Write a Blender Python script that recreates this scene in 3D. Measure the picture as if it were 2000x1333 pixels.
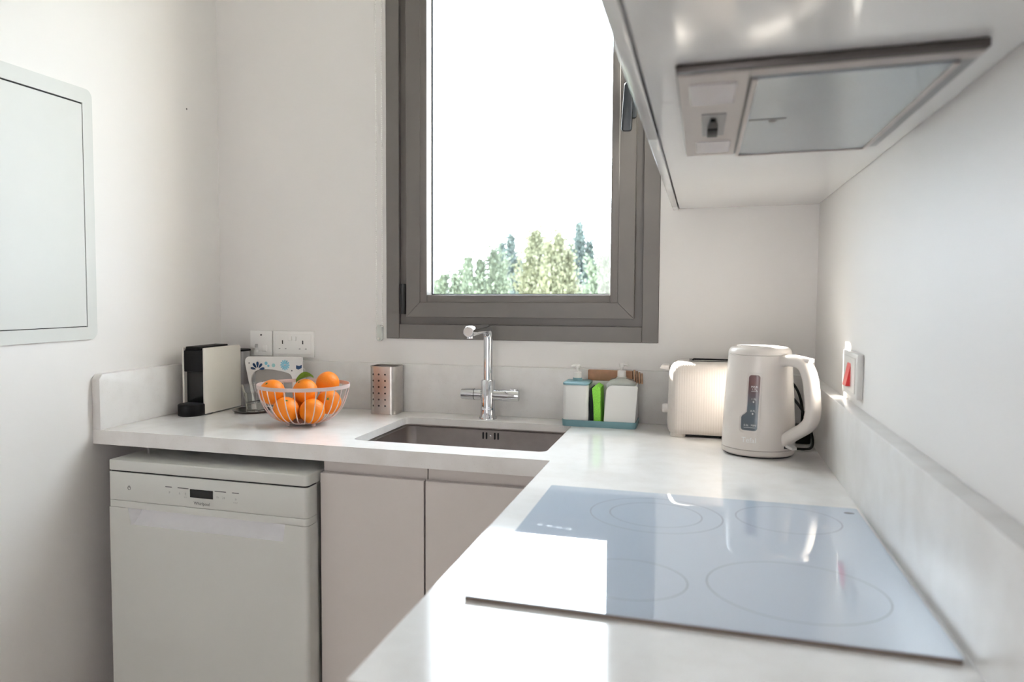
import bpy, bmesh, math, random
from math import sin, cos, pi, radians, sqrt, hypot
from mathutils import Vector, Matrix, Euler

# ------------------------------------------------------------------ scene, camera, light
S = bpy.context.scene
COL = S.collection
for o in list(bpy.data.objects):
    bpy.data.objects.remove(o)
S.view_settings.view_transform = 'Standard'
S.view_settings.look = 'None'
S.view_settings.gamma = 1.0
S.view_settings.use_curve_mapping = False
S.view_settings.exposure = 0.1

W_PX, F_PX, CX_PX = 2000.0, 1533.557, 849.017
cam = bpy.data.cameras.new('camera')
cam.sensor_width = 36.0
cam.lens = F_PX / W_PX * 36.0
cam.shift_x = 0.5 - CX_PX / W_PX
cam.clip_start = 0.02
cam.clip_end = 300
cam.dof.use_dof = True
cam.dof.focus_distance = 2.25
cam.dof.aperture_fstop = 4.0
cam_o = bpy.data.objects.new('camera', cam)
cam_o.location = (0, 0, 1.2675)
cam_o.rotation_euler = (pi / 2 - 0.0577572, 0, 0.3288389)
COL.objects.link(cam_o)
S.camera = cam_o

world = bpy.data.worlds.new('sky')
S.world = world
world.use_nodes = True
wn = world.node_tree.nodes
wn['Background'].inputs[0].default_value = (0.825, 0.905, 1.0, 1)
wn['Background'].inputs[1].default_value = 20.0

# low sun raking in through the window towards the right-hand wall
sun_dir = Vector((0.767, -0.642, -0.70)).normalized()
sun = bpy.data.lights.new('sun', 'SUN')
sun.energy = 74.0
sun.angle = radians(0.6)
sun.color = (1.0, 0.95, 0.88)
sun_o = bpy.data.objects.new('sun', sun)
sun_o.rotation_euler = sun_dir.to_track_quat('-Z', 'Y').to_euler()
sun_o.location = (-6, 8, 7)
COL.objects.link(sun_o)

# ------------------------------------------------------------------ materials
def mat(name, col, rough=0.5, metal=0.0, ior=1.5, var=0.03, vscale=18.0, bump=0.0, bscale=200.0,
        trans=0.0, coat=0.0, alpha=1.0, aniso=0.0):
    m = bpy.data.materials.new(name)
    m.use_nodes = True
    nt = m.node_tree
    b = nt.nodes['Principled BSDF']
    b.inputs['Roughness'].default_value = rough
    b.inputs['Metallic'].default_value = metal
    b.inputs['IOR'].default_value = ior
    b.inputs['Transmission Weight'].default_value = trans
    b.inputs['Coat Weight'].default_value = coat
    b.inputs['Coat Roughness'].default_value = 0.03
    b.inputs['Base Color'].default_value = (*col, 1)
    b.inputs['Alpha'].default_value = alpha
    tc = nt.nodes.new('ShaderNodeTexCoord')
    if var > 0:
        n = nt.nodes.new('ShaderNodeTexNoise')
        n.inputs['Scale'].default_value = vscale
        n.inputs['Detail'].default_value = 4
        nt.links.new(tc.outputs['Object'], n.inputs['Vector'])
        r = nt.nodes.new('ShaderNodeValToRGB')
        r.color_ramp.elements[0].position = 0.3
        r.color_ramp.elements[1].position = 0.7
        r.color_ramp.elements[0].color = (*[c * (1 - var) for c in col], 1)
        r.color_ramp.elements[1].color = (*[min(1, c * (1 + var)) for c in col], 1)
        nt.links.new(n.outputs['Fac'], r.inputs['Fac'])
        nt.links.new(r.outputs['Color'], b.inputs['Base Color'])
    if bump > 0:
        n2 = nt.nodes.new('ShaderNodeTexNoise')
        n2.inputs['Scale'].default_value = bscale
        n2.inputs['Detail'].default_value = 3
        nt.links.new(tc.outputs['Object'], n2.inputs['Vector'])
        bp = nt.nodes.new('ShaderNodeBump')
        bp.inputs['Strength'].default_value = bump
        bp.inputs['Distance'].default_value = 0.002
        nt.links.new(n2.outputs['Fac'], bp.inputs['Height'])
        nt.links.new(bp.outputs['Normal'], b.inputs['Normal'])
    return m

M = {}
M['wall'] = mat('wall_paint', (0.85, 0.827, 0.808), 0.55, var=0.012, vscale=3, bump=0.04, bscale=140)
M['ceiling'] = mat('ceiling_paint', (0.86, 0.85, 0.83), 0.7, var=0.01)
M['floor'] = mat('floor_tile', (0.55, 0.49, 0.43), 0.3, var=0.08, vscale=6)
M['frame'] = mat('grey_aluminium', (0.165, 0.150, 0.138), 0.38, var=0.03, bump=0.03, bscale=600)
M['gasket'] = mat('rubber_gasket', (0.03, 0.03, 0.035), 0.6)
M['hinge'] = mat('black_plastic', (0.012, 0.013, 0.014), 0.35)
M['handle'] = mat('black_handle', (0.018, 0.022, 0.027), 0.3)
M['gloss'] = mat('gloss_white_cabinet', (0.86, 0.845, 0.825), 0.10, ior=1.5, var=0.008, vscale=4)
M['lower'] = mat('gloss_greige_cabinet', (0.74, 0.69, 0.655), 0.12, var=0.008, vscale=4)
M['carcass'] = mat('cabinet_board', (0.70, 0.66, 0.62), 0.5)
M['dw'] = mat('white_enamel', (0.72, 0.725, 0.69), 0.28, var=0.006, vscale=5)
M['dwrecess'] = mat('cool_white_recess', (0.93, 0.93, 0.95), 0.35)  # grip recess white, lighter and cooler than the door
M['black'] = mat('black_gloss', (0.008, 0.008, 0.009), 0.16)
M['blackm'] = mat('black_matt_plastic', (0.010, 0.010, 0.011), 0.45, var=0.1, ior=1.22)
M['dark'] = mat('dark_gap', (0.02, 0.02, 0.02), 0.7)
M['print'] = mat('grey_print', (0.10, 0.10, 0.10), 0.6)
M['printl'] = mat('light_grey_print', (0.40, 0.40, 0.39), 0.6)
M['white'] = mat('white_plastic', (0.82, 0.80, 0.77), 0.28, var=0.006)
M['whiteprint'] = mat('white_print', (0.92, 0.92, 0.92), 0.5)
M['chrome'] = mat('chrome', (0.72, 0.735, 0.76), 0.05, 1.0, var=0.0)
M['steel'] = mat('brushed_steel', (0.52, 0.49, 0.46), 0.30, 1.0, var=0.05, vscale=60)
M['sink'] = mat('sink_steel', (0.42, 0.385, 0.365), 0.30, 1.0, var=0.05, vscale=40)
M['hood'] = mat('satin_hood_metal', (0.44, 0.395, 0.37), 0.38, 0.3, var=0.02)
M['hooddark'] = mat('hood_side_metal', (0.085, 0.075, 0.07), 0.35, 0.6)
M['hoodgrey'] = mat('hood_border_grey', (0.22, 0.215, 0.215), 0.35, 0.4)
M['filter'] = mat('hood_panel_grey', (0.37, 0.405, 0.425), 0.22, 0.3, var=0.01)
M['lens'] = mat('frosted_lens', (0.50, 0.455, 0.455), 0.25)
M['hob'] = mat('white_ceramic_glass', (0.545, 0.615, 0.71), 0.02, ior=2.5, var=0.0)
M['hobedge'] = mat('hob_edge_seal', (0.22, 0.175, 0.15), 0.4)
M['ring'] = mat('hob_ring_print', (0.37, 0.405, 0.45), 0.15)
M['kettle'] = mat('cream_plastic', (0.76, 0.705, 0.66), 0.26, var=0.008)
M['coffeewhite'] = mat('off_white_panel', (0.76, 0.73, 0.66), 0.35, var=0.01)
M['tank'] = mat('smoky_tank', (0.30, 0.29, 0.29), 0.12, var=0.02)
M['teal'] = mat('teal_plastic', (0.17, 0.32, 0.36), 0.4, var=0.02)
M['caddywhite'] = mat('caddy_white', (0.80, 0.80, 0.785), 0.4, var=0.005)
M['sponge'] = mat('green_sponge', (0.30, 0.74, 0.09), 0.9, var=0.15, vscale=300, bump=0.6, bscale=500)
M['scour'] = mat('dark_scourer', (0.01, 0.022, 0.02), 0.95, var=0.3, vscale=400, bump=0.6, bscale=600)
M['wood'] = mat('brush_wood', (0.42, 0.22, 0.13), 0.55, var=0.2, vscale=40)
M['bristle'] = mat('brush_bristle', (0.50, 0.30, 0.19), 0.8, var=0.2, vscale=90)
M['wire'] = mat('taupe_wire', (0.62, 0.50, 0.47), 0.38, 0.1)
M['orange'] = mat('orange_peel', (0.90, 0.235, 0.002), 0.5, var=0.07, vscale=25, bump=0.35, bscale=260)
M['stem'] = mat('orange_stem', (0.10, 0.16, 0.03), 0.7)
M['leaf'] = mat('orange_leaf', (0.17, 0.36, 0.05), 0.45, var=0.25, vscale=60)
M['glassy'] = mat('clear_glass', (0.95, 0.96, 0.95), 0.02, ior=1.45, trans=1.0, var=0)
M['clearplastic'] = mat('clear_plastic', (0.84, 0.89, 0.84), 0.08, ior=1.4, var=0, alpha=0.38)
M['tray'] = mat('dark_metal_tray', (0.26, 0.24, 0.23), 0.25, 0.9)
M['ceramic'] = mat('white_ceramic', (0.84, 0.82, 0.80), 0.2, var=0.005)
M['napkin'] = mat('grey_napkin', (0.42, 0.395, 0.37), 0.9, var=0.03)
M['navy'] = mat('navy_glaze', (0.008, 0.045, 0.14), 0.3)
M['sky'] = mat('light_blue_glaze', (0.22, 0.55, 0.68), 0.3)
M['tealg'] = mat('pale_teal_glaze', (0.35, 0.62, 0.62), 0.3)
M['red'] = mat('red_rocker', (0.80, 0.02, 0.025), 0.3)
M['chain'] = mat('white_beads', (0.93, 0.92, 0.89), 0.35)
M['plate'] = mat('white_socket_plastic', (0.94, 0.93, 0.91), 0.3, var=0.004)
M['gauge_mark'] = M['whiteprint']
M['bark'] = mat('tree_bark', (0.10, 0.075, 0.055), 0.9, var=0.2)
M['render'] = mat('sun_blocker_render', (0.70, 0.69, 0.67), 0.8)
M['ground'] = mat('dry_ground', (0.20, 0.19, 0.13), 0.95, var=0.3, vscale=0.4)
M['fol1'] = mat('blue_green_foliage', (0.062, 0.084, 0.078), 0.75, var=0.35, vscale=1.2)
M['fol2'] = mat('yellow_green_foliage', (0.115, 0.120, 0.070), 0.75, var=0.3, vscale=1.2)
M['fol3'] = mat('mid_green_foliage', (0.080, 0.100, 0.066), 0.75, var=0.35, vscale=1.2)

# engineered stone with fine flecks
def stone():
    m = mat('white_quartz', (0.82, 0.80, 0.775), 0.075, var=0, ior=1.6)
    nt = m.node_tree
    b = nt.nodes['Principled BSDF']
    tc = nt.nodes.new('ShaderNodeTexCoord')
    v = nt.nodes.new('ShaderNodeTexVoronoi')
    v.inputs['Scale'].default_value = 170
    n = nt.nodes.new('ShaderNodeTexNoise')
    n.inputs['Scale'].default_value = 14
    n.inputs['Detail'].default_value = 6
    nt.links.new(tc.outputs['Object'], v.inputs['Vector'])
    nt.links.new(tc.outputs['Object'], n.inputs['Vector'])
    r1 = nt.nodes.new('ShaderNodeValToRGB')
    r1.color_ramp.elements[0].position = 0.06
    r1.color_ramp.elements[0].color = (0.76, 0.73, 0.70, 1)
    r1.color_ramp.elements[1].position = 0.16
    r1.color_ramp.elements[1].color = (0.90, 0.885, 0.87, 1)
    r2 = nt.nodes.new('ShaderNodeValToRGB')
    r2.color_ramp.elements[0].position = 0.35
    r2.color_ramp.elements[0].color = (0.93, 0.92, 0.91, 1)
    r2.color_ramp.elements[1].position = 0.6
    r2.color_ramp.elements[1].color = (1, 1, 1, 1)
    mx = nt.nodes.new('ShaderNodeMixRGB')
    mx.blend_type = 'MULTIPLY'
    mx.inputs[0].default_value = 1
    nt.links.new(v.outputs['Distance'], r1.inputs['Fac'])
    nt.links.new(n.outputs['Fac'], r2.inputs['Fac'])
    nt.links.new(r1.outputs['Color'], mx.inputs[1])
    nt.links.new(r2.outputs['Color'], mx.inputs[2])
    nt.links.new(mx.outputs['Color'], b.inputs['Base Color'])
    return m
M['stone'] = stone()
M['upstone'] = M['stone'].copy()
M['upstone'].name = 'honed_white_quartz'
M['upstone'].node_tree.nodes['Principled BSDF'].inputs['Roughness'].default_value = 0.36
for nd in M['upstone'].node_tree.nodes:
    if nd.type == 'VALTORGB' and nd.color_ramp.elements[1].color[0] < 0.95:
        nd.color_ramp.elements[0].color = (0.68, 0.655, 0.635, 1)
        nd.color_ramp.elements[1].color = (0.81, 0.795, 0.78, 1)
M['panelpaint'] = mat('satin_panel_paint', (0.67, 0.675, 0.65), 0.5, var=0.006)
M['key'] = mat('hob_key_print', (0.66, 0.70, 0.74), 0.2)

def pane_glass():
    m = bpy.data.materials.new('window_glass')
    m.use_nodes = True
    nt = m.node_tree
    nt.nodes.clear()
    out = nt.nodes.new('ShaderNodeOutputMaterial')
    tr = nt.nodes.new('ShaderNodeBsdfTransparent')
    tr.inputs[0].default_value = (0.97, 0.985, 0.98, 1)
    gl = nt.nodes.new('ShaderNodeBsdfGlossy')
    gl.inputs['Roughness'].default_value = 0.01
    lw = nt.nodes.new('ShaderNodeLayerWeight')
    lw.inputs['Blend'].default_value = 0.5
    pw_ = nt.nodes.new('ShaderNodeMath')
    pw_.operation = 'POWER'
    pw_.inputs[1].default_value = 5.0
    fr = nt.nodes.new('ShaderNodeMath')
    fr.operation = 'MULTIPLY_ADD'
    fr.inputs[1].default_value = 0.96
    fr.inputs[2].default_value = 0.04
    nt.links.new(lw.outputs['Facing'], pw_.inputs[0])
    nt.links.new(pw_.outputs[0], fr.inputs[0])
    mx = nt.nodes.new('ShaderNodeMixShader')
    nt.links.new(fr.outputs[0], mx.inputs[0])
    nt.links.new(tr.outputs[0], mx.inputs[1])
    nt.links.new(gl.outputs[0], mx.inputs[2])
    nt.links.new(mx.outputs[0], out.inputs[0])
    return m
M['pane'] = pane_glass()
M['fill_pane'] = M['pane'].copy()
M['fill_pane'].name = 'warm_fill_glass'
for nd in M['fill_pane'].node_tree.nodes:
    if nd.type == 'BSDF_TRANSPARENT': nd.inputs[0].default_value = (0.71, 0.665, 0.635, 1)  # tint added to warm and dim the fill from the rear door

def toaster_mat():
    m = mat('ribbed_cream_plastic', (0.60, 0.55, 0.51), 0.3, var=0)
    nt = m.node_tree
    tc = nt.nodes.new('ShaderNodeTexCoord')
    w = nt.nodes.new('ShaderNodeTexWave')
    w.inputs['Scale'].default_value = 52
    bp = nt.nodes.new('ShaderNodeBump')
    bp.inputs['Strength'].default_value = 0.25
    bp.inputs['Distance'].default_value = 0.001
    nt.links.new(tc.outputs['Object'], w.inputs['Vector'])
    nt.links.new(w.outputs['Fac'], bp.inputs['Height'])
    nt.links.new(bp.outputs['Normal'], nt.nodes['Principled BSDF'].inputs['Normal'])
    return m
M['toaster'] = toaster_mat()

def gauge_mat():
    m = mat('two_tone_water_gauge', (0.1, 0.1, 0.12), 0.2, var=0)
    nt = m.node_tree
    tc = nt.nodes.new('ShaderNodeTexCoord')
    sp = nt.nodes.new('ShaderNodeSeparateXYZ')
    mr = nt.nodes.new('ShaderNodeMapRange')
    mr.inputs['From Min'].default_value = 0.10
    mr.inputs['From Max'].default_value = 0.19
    r = nt.nodes.new('ShaderNodeValToRGB')
    e = r.color_ramp.elements
    e[0].position, e[0].color = 0.2, (0.10, 0.125, 0.15, 1)
    e[1].position, e[1].color = 0.75, (0.17, 0.085, 0.08, 1)  # red-brown towards the top, blue-grey below
    nt.links.new(tc.outputs['Object'], sp.inputs[0])
    nt.links.new(sp.outputs['Z'], mr.inputs['Value'])
    nt.links.new(mr.outputs[0], r.inputs['Fac'])
    nt.links.new(r.outputs['Color'], nt.nodes['Principled BSDF'].inputs['Base Color'])
    return m
M['gauge'] = gauge_mat()

# ------------------------------------------------------------------ geometry helpers
ORG = {}

def tag(o, label=None, cat=None, group=None, kind=None):
    if label: o['label'] = label
    if cat: o['category'] = cat
    if group: o['group'] = group
    if kind: o['kind'] = kind
    return o

def thing(name, loc, label, cat, group=None):
    o = bpy.data.objects.new(name, None)
    o.empty_display_size = 0.03
    o.location = loc
    COL.objects.link(o)
    ORG[o.name] = Vector(loc)
    return tag(o, label, cat, group)

def mk(name, geo, m, parent=None, smooth=True, bevel=None, loc=None, ang=38, label=None):
    V, F = geo
    bm = bmesh.new()
    vs = [bm.verts.new(v) for v in V]
    for f in F:
        try:
            bm.faces.new([vs[i] for i in f])
        except ValueError:
            pass
    bmesh.ops.recalc_face_normals(bm, faces=bm.faces[:])
    if bevel:
        ed = [e for e in bm.edges if len(e.link_faces) == 2 and e.calc_face_angle(0) > 0.6]
        bmesh.ops.bevel(bm, geom=ed, offset=bevel[0], segments=bevel[1], profile=0.5, affect='EDGES', clamp_overlap=True)
    org = ORG[parent.name] if parent else Vector(loc if loc else (0, 0, 0))
    for v in bm.verts:
        v.co -= org
    me = bpy.data.meshes.new(name)
    bm.to_mesh(me)
    bm.free()
    me.materials.append(m)
    if smooth:
        me.polygons.foreach_set('use_smooth', [True] * len(me.polygons))
        me.set_sharp_from_angle(angle=radians(ang))
    o = bpy.data.objects.new(name, me)
    COL.objects.link(o)
    if parent:
        o.parent = parent
    else:
        o.location = org
    ORG[o.name] = org
    if label: o['label'] = label
    return o

def struct(name, geo, m, label=None, **k):
    o = mk(name, geo, m, **k)
    o['kind'] = 'structure'
    if label: o['label'] = label
    return o

def box(x0, x1, y0, y1, z0, z1):
    V = [(x, y, z) for z in (z0, z1) for y in (y0, y1) for x in (x0, x1)]
    F = [(0, 1, 3, 2), (4, 6, 7, 5), (0, 4, 5, 1), (2, 3, 7, 6), (0, 2, 6, 4), (1, 5, 7, 3)]
    return V, F

def join(*gs):
    V, F = [], []
    for v, f in gs:
        k = len(V)
        V += list(v)
        F += [tuple(i + k for i in q) for q in f]
    return V, F

def xf(geo, mtx):
    return [tuple(mtx @ Vector(v)) for v in geo[0]], geo[1]

def rpoly(pts, r, n=6):
    """polygon with rounded corners; r one radius or a list"""
    out = []
    k = len(pts)
    for i in range(k):
        p, a, b = Vector(pts[i]), Vector(pts[i - 1]), Vector(pts[(i + 1) % k])
        rr = r[i] if isinstance(r, (list, tuple)) else r
        if rr <= 0:
            out.append(tuple(p)); continue
        da, db = (a - p).normalized(), (b - p).normalized()
        half = math.acos(max(-1, min(1, da.dot(db)))) / 2
        t = min(rr / math.tan(half), (a - p).length * .49, (b - p).length * .49)
        rr2 = t * math.tan(half)
        c = p + (da + db).normalized() * (rr2 / sin(half))
        p0, p1 = p + da * t, p + db * t
        a0 = math.atan2(p0.y - c.y, p0.x - c.x)
        a1 = math.atan2(p1.y - c.y, p1.x - c.x)
        d = (a1 - a0 + pi) % (2 * pi) - pi
        for j in range(n + 1):
            q = a0 + d * j / n
            out.append((c.x + rr2 * cos(q), c.y + rr2 * sin(q)))
    return out

def rrect(cx, cy, w, h, r, n=6):
    return rpoly([(cx - w / 2, cy - h / 2), (cx + w / 2, cy - h / 2), (cx + w / 2, cy + h / 2), (cx - w / 2, cy + h / 2)], r, n)

def prism(poly, a0, a1, axis='z'):
    def P(p, a):
        if axis == 'z': return (p[0], p[1], a)
        if axis == 'y': return (p[0], a, p[1])
        return (a, p[0], p[1])
    n = len(poly)
    V = [P(p, a0) for p in poly] + [P(p, a1) for p in poly]
    F = [tuple(range(n))[::-1], tuple(range(n, 2 * n))] + [(i, (i + 1) % n, n + (i + 1) % n, n + i) for i in range(n)]
    return V, F

def loft(rings, cap0=True, cap1=True, closed=True):
    n = len(rings[0])
    V = [p for r in rings for p in r]
    F = []
    for k in range(len(rings) - 1):
        for i in range(n if closed else n - 1):
            j = (i + 1) % n
            F.append((k * n + i, k * n + j, (k + 1) * n + j, (k + 1) * n + i))
    if cap0: F.append(tuple(range(n))[::-1])
    if cap1: F.append(tuple(range((len(rings) - 1) * n, len(rings) * n)))
    return V, F

def lathe(prof, c, n=40, ax='z'):
    """prof: (r, z) list; closed at ends when r == 0"""
    V, F, idx = [], [], []
    for r, z in prof:
        if r <= 1e-6:
            idx.append([len(V)] * n); V.append((0, 0, z))
        else:
            idx.append(list(range(len(V), len(V) + n)))
            V += [(r * cos(2 * pi * i / n), r * sin(2 * pi * i / n), z) for i in range(n)]
    for a, b in zip(idx, idx[1:]):
        for i in range(n):
            j = (i + 1) % n
            q = []
            for t in (a[i], a[j], b[j], b[i]):
                if t not in q: q.append(t)
            if len(q) > 2: F.append(tuple(q))
    if ax == 'x':
        V = [(z, x, y) for x, y, z in V]
    elif ax == 'y':
        V = [(x, z, y) for x, y, z in V]
    return [(v[0] + c[0], v[1] + c[1], v[2] + c[2]) for v in V], F

def ring(r, c, rad, n=48, m=8, sz=None):
    """torus; sz gives an own half height for a flat band"""
    V, F = [], []
    for i in range(n):
        a = 2 * pi * i / n
        for j in range(m):
            b = 2 * pi * j / m
            rr = r + rad * cos(b)
            V.append((c[0] + rr * cos(a), c[1] + rr * sin(a), c[2] + (sz or rad) * sin(b)))
    for i in range(n):
        for j in range(m):
            F.append((i * m + j, ((i + 1) % n) * m + j, ((i + 1) % n) * m + (j + 1) % m, i * m + (j + 1) % m))
    return V, F

def catmull(P, n=8, closed=False):
    P = [Vector(p) for p in P]
    out = []
    k = len(P)
    segs = k if closed else k - 1
    for i in range(segs):
        if closed:
            p0, p1, p2, p3 = P[i - 1], P[i], P[(i + 1) % k], P[(i + 2) % k]
        else:
            p0, p1, p2, p3 = P[max(i - 1, 0)], P[i], P[i + 1], P[min(i + 2, k - 1)]
        for j in range(n):
            t = j / n
            out.append(0.5 * ((2 * p1) + (p2 - p0) * t + (2 * p0 - 5 * p1 + 4 * p2 - p3) * t * t + (3 * p1 - p0 - 3 * p2 + p3) * t ** 3))
    if not closed: out.append(P[-1])
    return out

def tube(pts, r, n=10, sec=None, up=None, closed=False):
    """sweep of a circle (or section polygon) along pts"""
    pts = [Vector(p) for p in pts]
    k = len(pts)
    rings = []
    prev = None
    for i, p in enumerate(pts):
        if closed:
            t = (pts[(i + 1) % k] - pts[i - 1]).normalized()
        else:
            t = (pts[min(i + 1, k - 1)] - pts[max(i - 1, 0)]).normalized()
        if up is not None:
            u = Vector(up)
        elif prev is None:
            u = Vector((0, 0, 1)) if abs(t.z) < 0.9 else Vector((1, 0, 0))
        else:
            u = prev
        u = (u - t * u.dot(t)).normalized()
        w = t.cross(u).normalized()
        prev = u
        rr = r[i] if isinstance(r, (list, tuple)) else r
        if sec:
            rings.append([tuple(p + u * (a * rr) + w * (b * rr)) for a, b in sec])
        else:
            rings.append([tuple(p + u * (rr * cos(2 * pi * j / n)) + w * (rr * sin(2 * pi * j / n))) for j in range(n)])
    if closed:
        rings.append(rings[0])
        return loft(rings, False, False)
    return loft(rings)

def grid(fn, us, vs):
    V = [fn(u, v) for v in vs for u in us]
    n = len(us)
    F = [(j * n + i, j * n + i + 1, (j + 1) * n + i + 1, (j + 1) * n + i) for j in range(len(vs) - 1) for i in range(n - 1)]
    return V, F

def lin(a, b, n): return [a + (b - a) * i / (n - 1) for i in range(n)]

def text_geo(body, size, fn, align='CENTER', res=3, shear=0.0):
    """lettering outlines, every vertex sent through fn(x, y) -> world point"""
    c = bpy.data.curves.new('letters', 'FONT')
    c.body = body
    c.size = size
    c.align_x = align
    c.align_y = 'CENTER'
    c.resolution_u = res
    c.shear = shear
    o = bpy.data.objects.new('letters', c)
    COL.objects.link(o)
    bpy.context.view_layer.update()
    me = bpy.data.meshes.new_from_object(o.evaluated_get(bpy.context.evaluated_depsgraph_get()))
    V = [fn(v.co.x, v.co.y) for v in me.vertices]
    F = [tuple(p.vertices) for p in me.polygons]
    bpy.data.objects.remove(o)
    bpy.data.curves.remove(c)
    bpy.data.meshes.remove(me)
    return V, F

def slab_with_hole(outer, hole, z0, z1):
    bm = bmesh.new()
    for loop in (outer, hole):
        vs = [bm.verts.new((p[0], p[1], z1)) for p in loop]
        for i in range(len(vs)):
            bm.edges.new((vs[i], vs[(i + 1) % len(vs)]))
    bmesh.ops.triangle_fill(bm, use_beauty=True, use_dissolve=False, edges=bm.edges[:])
    r = bmesh.ops.extrude_face_region(bm, geom=bm.faces[:])
    for g in r['geom']:
        if isinstance(g, bmesh.types.BMVert):
            g.co.z = z0
    bm.verts.index_update()
    V = [tuple(v.co) for v in bm.verts]
    F = [tuple(v.index for v in f.verts) for f in bm.faces]
    bm.free()
    return V, F

# ------------------------------------------------------------------ measures
XL, XR, YB = -1.58, 0.29, 2.335          # left wall, right wall, window wall
ZC = 0.90                                # worktop
YREAR, ZCEIL = -2.6, 2.75
WT = 0.22                                # outer wall thickness
# ------------------------------------------------------------------ the room
struct('floor', box(XL - WT, XR + WT, YREAR - WT, YB + WT, -0.12, 0.0), M['floor'], smooth=False)
struct('ceiling', box(XL - WT, XR + WT, YREAR - WT, YB + WT, ZCEIL, ZCEIL + 0.15), M['ceiling'], smooth=False)
struct('wall_left', box(XL - WT, XL, YREAR - WT, YB + WT, 0, ZCEIL), M['wall'], smooth=False)
struct('wall_right', box(XR, XR + WT, YREAR - WT, YB + WT, 0, ZCEIL), M['wall'], smooth=False)
WX0, WX1, WZ0, WZ1 = -0.945, -0.132, 1.145, 2.535
struct('wall_back', join(box(XL, WX0, YB, YB + WT, 0, ZCEIL), box(WX1, XR, YB, YB + WT, 0, ZCEIL),
                         box(WX0, WX1, YB, YB + WT, 0, WZ0), box(WX0, WX1, YB, YB + WT, WZ1, ZCEIL)), M['wall'], smooth=False)
DX0, DX1, DZ1 = -1.00, -0.36, 2.12
struct('wall_rear', join(box(XL, DX0, YREAR - WT, YREAR, 0, ZCEIL), box(DX1, XR, YREAR - WT, YREAR, 0, ZCEIL),
                         box(DX0, DX1, YREAR - WT, YREAR, DZ1, ZCEIL)), M['wall'], smooth=False)
# glazed door added behind the camera, sized to let in fill light
d = struct('fill_door', join(box(DX0, DX0 + .06, YREAR - .12, YREAR - .04, 0, DZ1), box(DX1 - .06, DX1, YREAR - .12, YREAR - .04, 0, DZ1),
                          box(DX0 + .06, DX1 - .06, YREAR - .12, YREAR - .04, DZ1 - .06, DZ1), box(DX0 + .06, DX1 - .06, YREAR - .12, YREAR - .04, 0, .05)),
           M['frame'], label='added grey framed glazed door letting in fill light behind the camera')
mk('pane', box(DX0 + .06, DX1 - .06, YREAR - .09, YREAR - .08, .05, DZ1 - .06), M['fill_pane'], d, smooth=False)
# outside: added unseen fin that narrows the sun to a thin streak
struct('sun_blocker_fin', box(-1.30, -1.05, YB + WT, 2.935, 0.0, 3.6), M['render'], smooth=False)

# ------------------------------------------------------------------ window
win = struct('window_1', join(
    box(-.958, -.914, 2.329, 2.41, 1.131, 2.55), box(-.165, -.119, 2.329, 2.41, 1.131, 2.55),
    box(-.914, -.165, 2.329, 2.41, 1.131, 1.177), box(-.914, -.165, 2.329, 2.41, 2.505, 2.55)), M['frame'], bevel=(.0015, 1),
    label='grey aluminium window with one side-hung sash', loc=(-.54, 2.335, 1.131))
mk('frame_rebate', join(
    box(-.914, -.880, 2.345, 2.41, 1.177, 2.505), box(-.195, -.165, 2.345, 2.41, 1.177, 2.505),
    box(-.880, -.195, 2.345, 2.41, 1.177, 1.207), box(-.880, -.195, 2.345, 2.41, 2.47, 2.505)), M['frame'], win)
sx0, sx1, sz0, sz1 = -.888, -.187, 1.200, 2.482
def mitre_frame(x0, x1, z0, z1, w, y0, y1):
    """four mitred rails"""
    g = []
    o = [(x0, z0), (x1, z0), (x1, z1), (x0, z1)]
    i = [(x0 + w, z0 + w), (x1 - w, z0 + w), (x1 - w, z1 - w), (x0 + w, z1 - w)]
    for k in range(4):
        j = (k + 1) % 4
        g.append(prism([o[k], o[j], i[j], i[k]], y0, y1, 'y'))
    return g
sash = [mk('sash_rail', q, M['frame'], win, bevel=(.0012, 1)) for q in mitre_frame(sx0, sx1, sz0, sz1, .047, 2.322, 2.41)]
for q in (box(-.8415, -.819, 2.3235, 2.378, 1.2465, 2.4355), box(-.256, -.2335, 2.3235, 2.378, 1.2465, 2.4355),
          box(-.819, -.256, 2.3245, 2.378, 1.2465, 1.270), box(-.819, -.256, 2.3245, 2.378, 2.413, 2.4355)):
    mk('glazing_bead', q, M['frame'], win, bevel=(.002, 2))
mk('gasket', join(*[g for g in mitre_frame(-.8195, -.2555, 1.2695, 2.4135, .004, 2.372, 2.384)]), M['gasket'], win, smooth=False)
mk('pane', box(-.822, -.253, 2.384, 2.400, 1.267, 2.416), M['pane'], win, smooth=False)
hg = mk('hinge', lathe([(0, 1.209), (.0085, 1.209), (.0085, 1.305), (0, 1.305)], (-.900, 2.327, 0), 16), M['hinge'], win)
mk('hinge_plate', box(-.912, -.886, 2.330, 2.343, 1.211, 1.303), M['hinge'], hg)
hb = mk('handle_base', prism(rrect(-.2015, 1.838, .029, .138, .006), 2.310, 2.3225, 'y'), M['handle'], win, bevel=(.002, 2), label='black handle base plate')
lever = rpoly([(-.226, 1.727), (-.197, 1.725), (-.1935, 1.862), (-.218, 1.862)], [.008, .008, .004, .018], 6)
mk('handle_lever', prism(lever, 2.270, 2.286, 'y'), M['handle'], hb, bevel=(.003, 3), label='black handle lever')
mk('handle_neck', lathe([(.011, 2.280), (.011, 2.312)], (-.205, 0, 1.848), 16, 'y'), M['handle'], hb)

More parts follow.
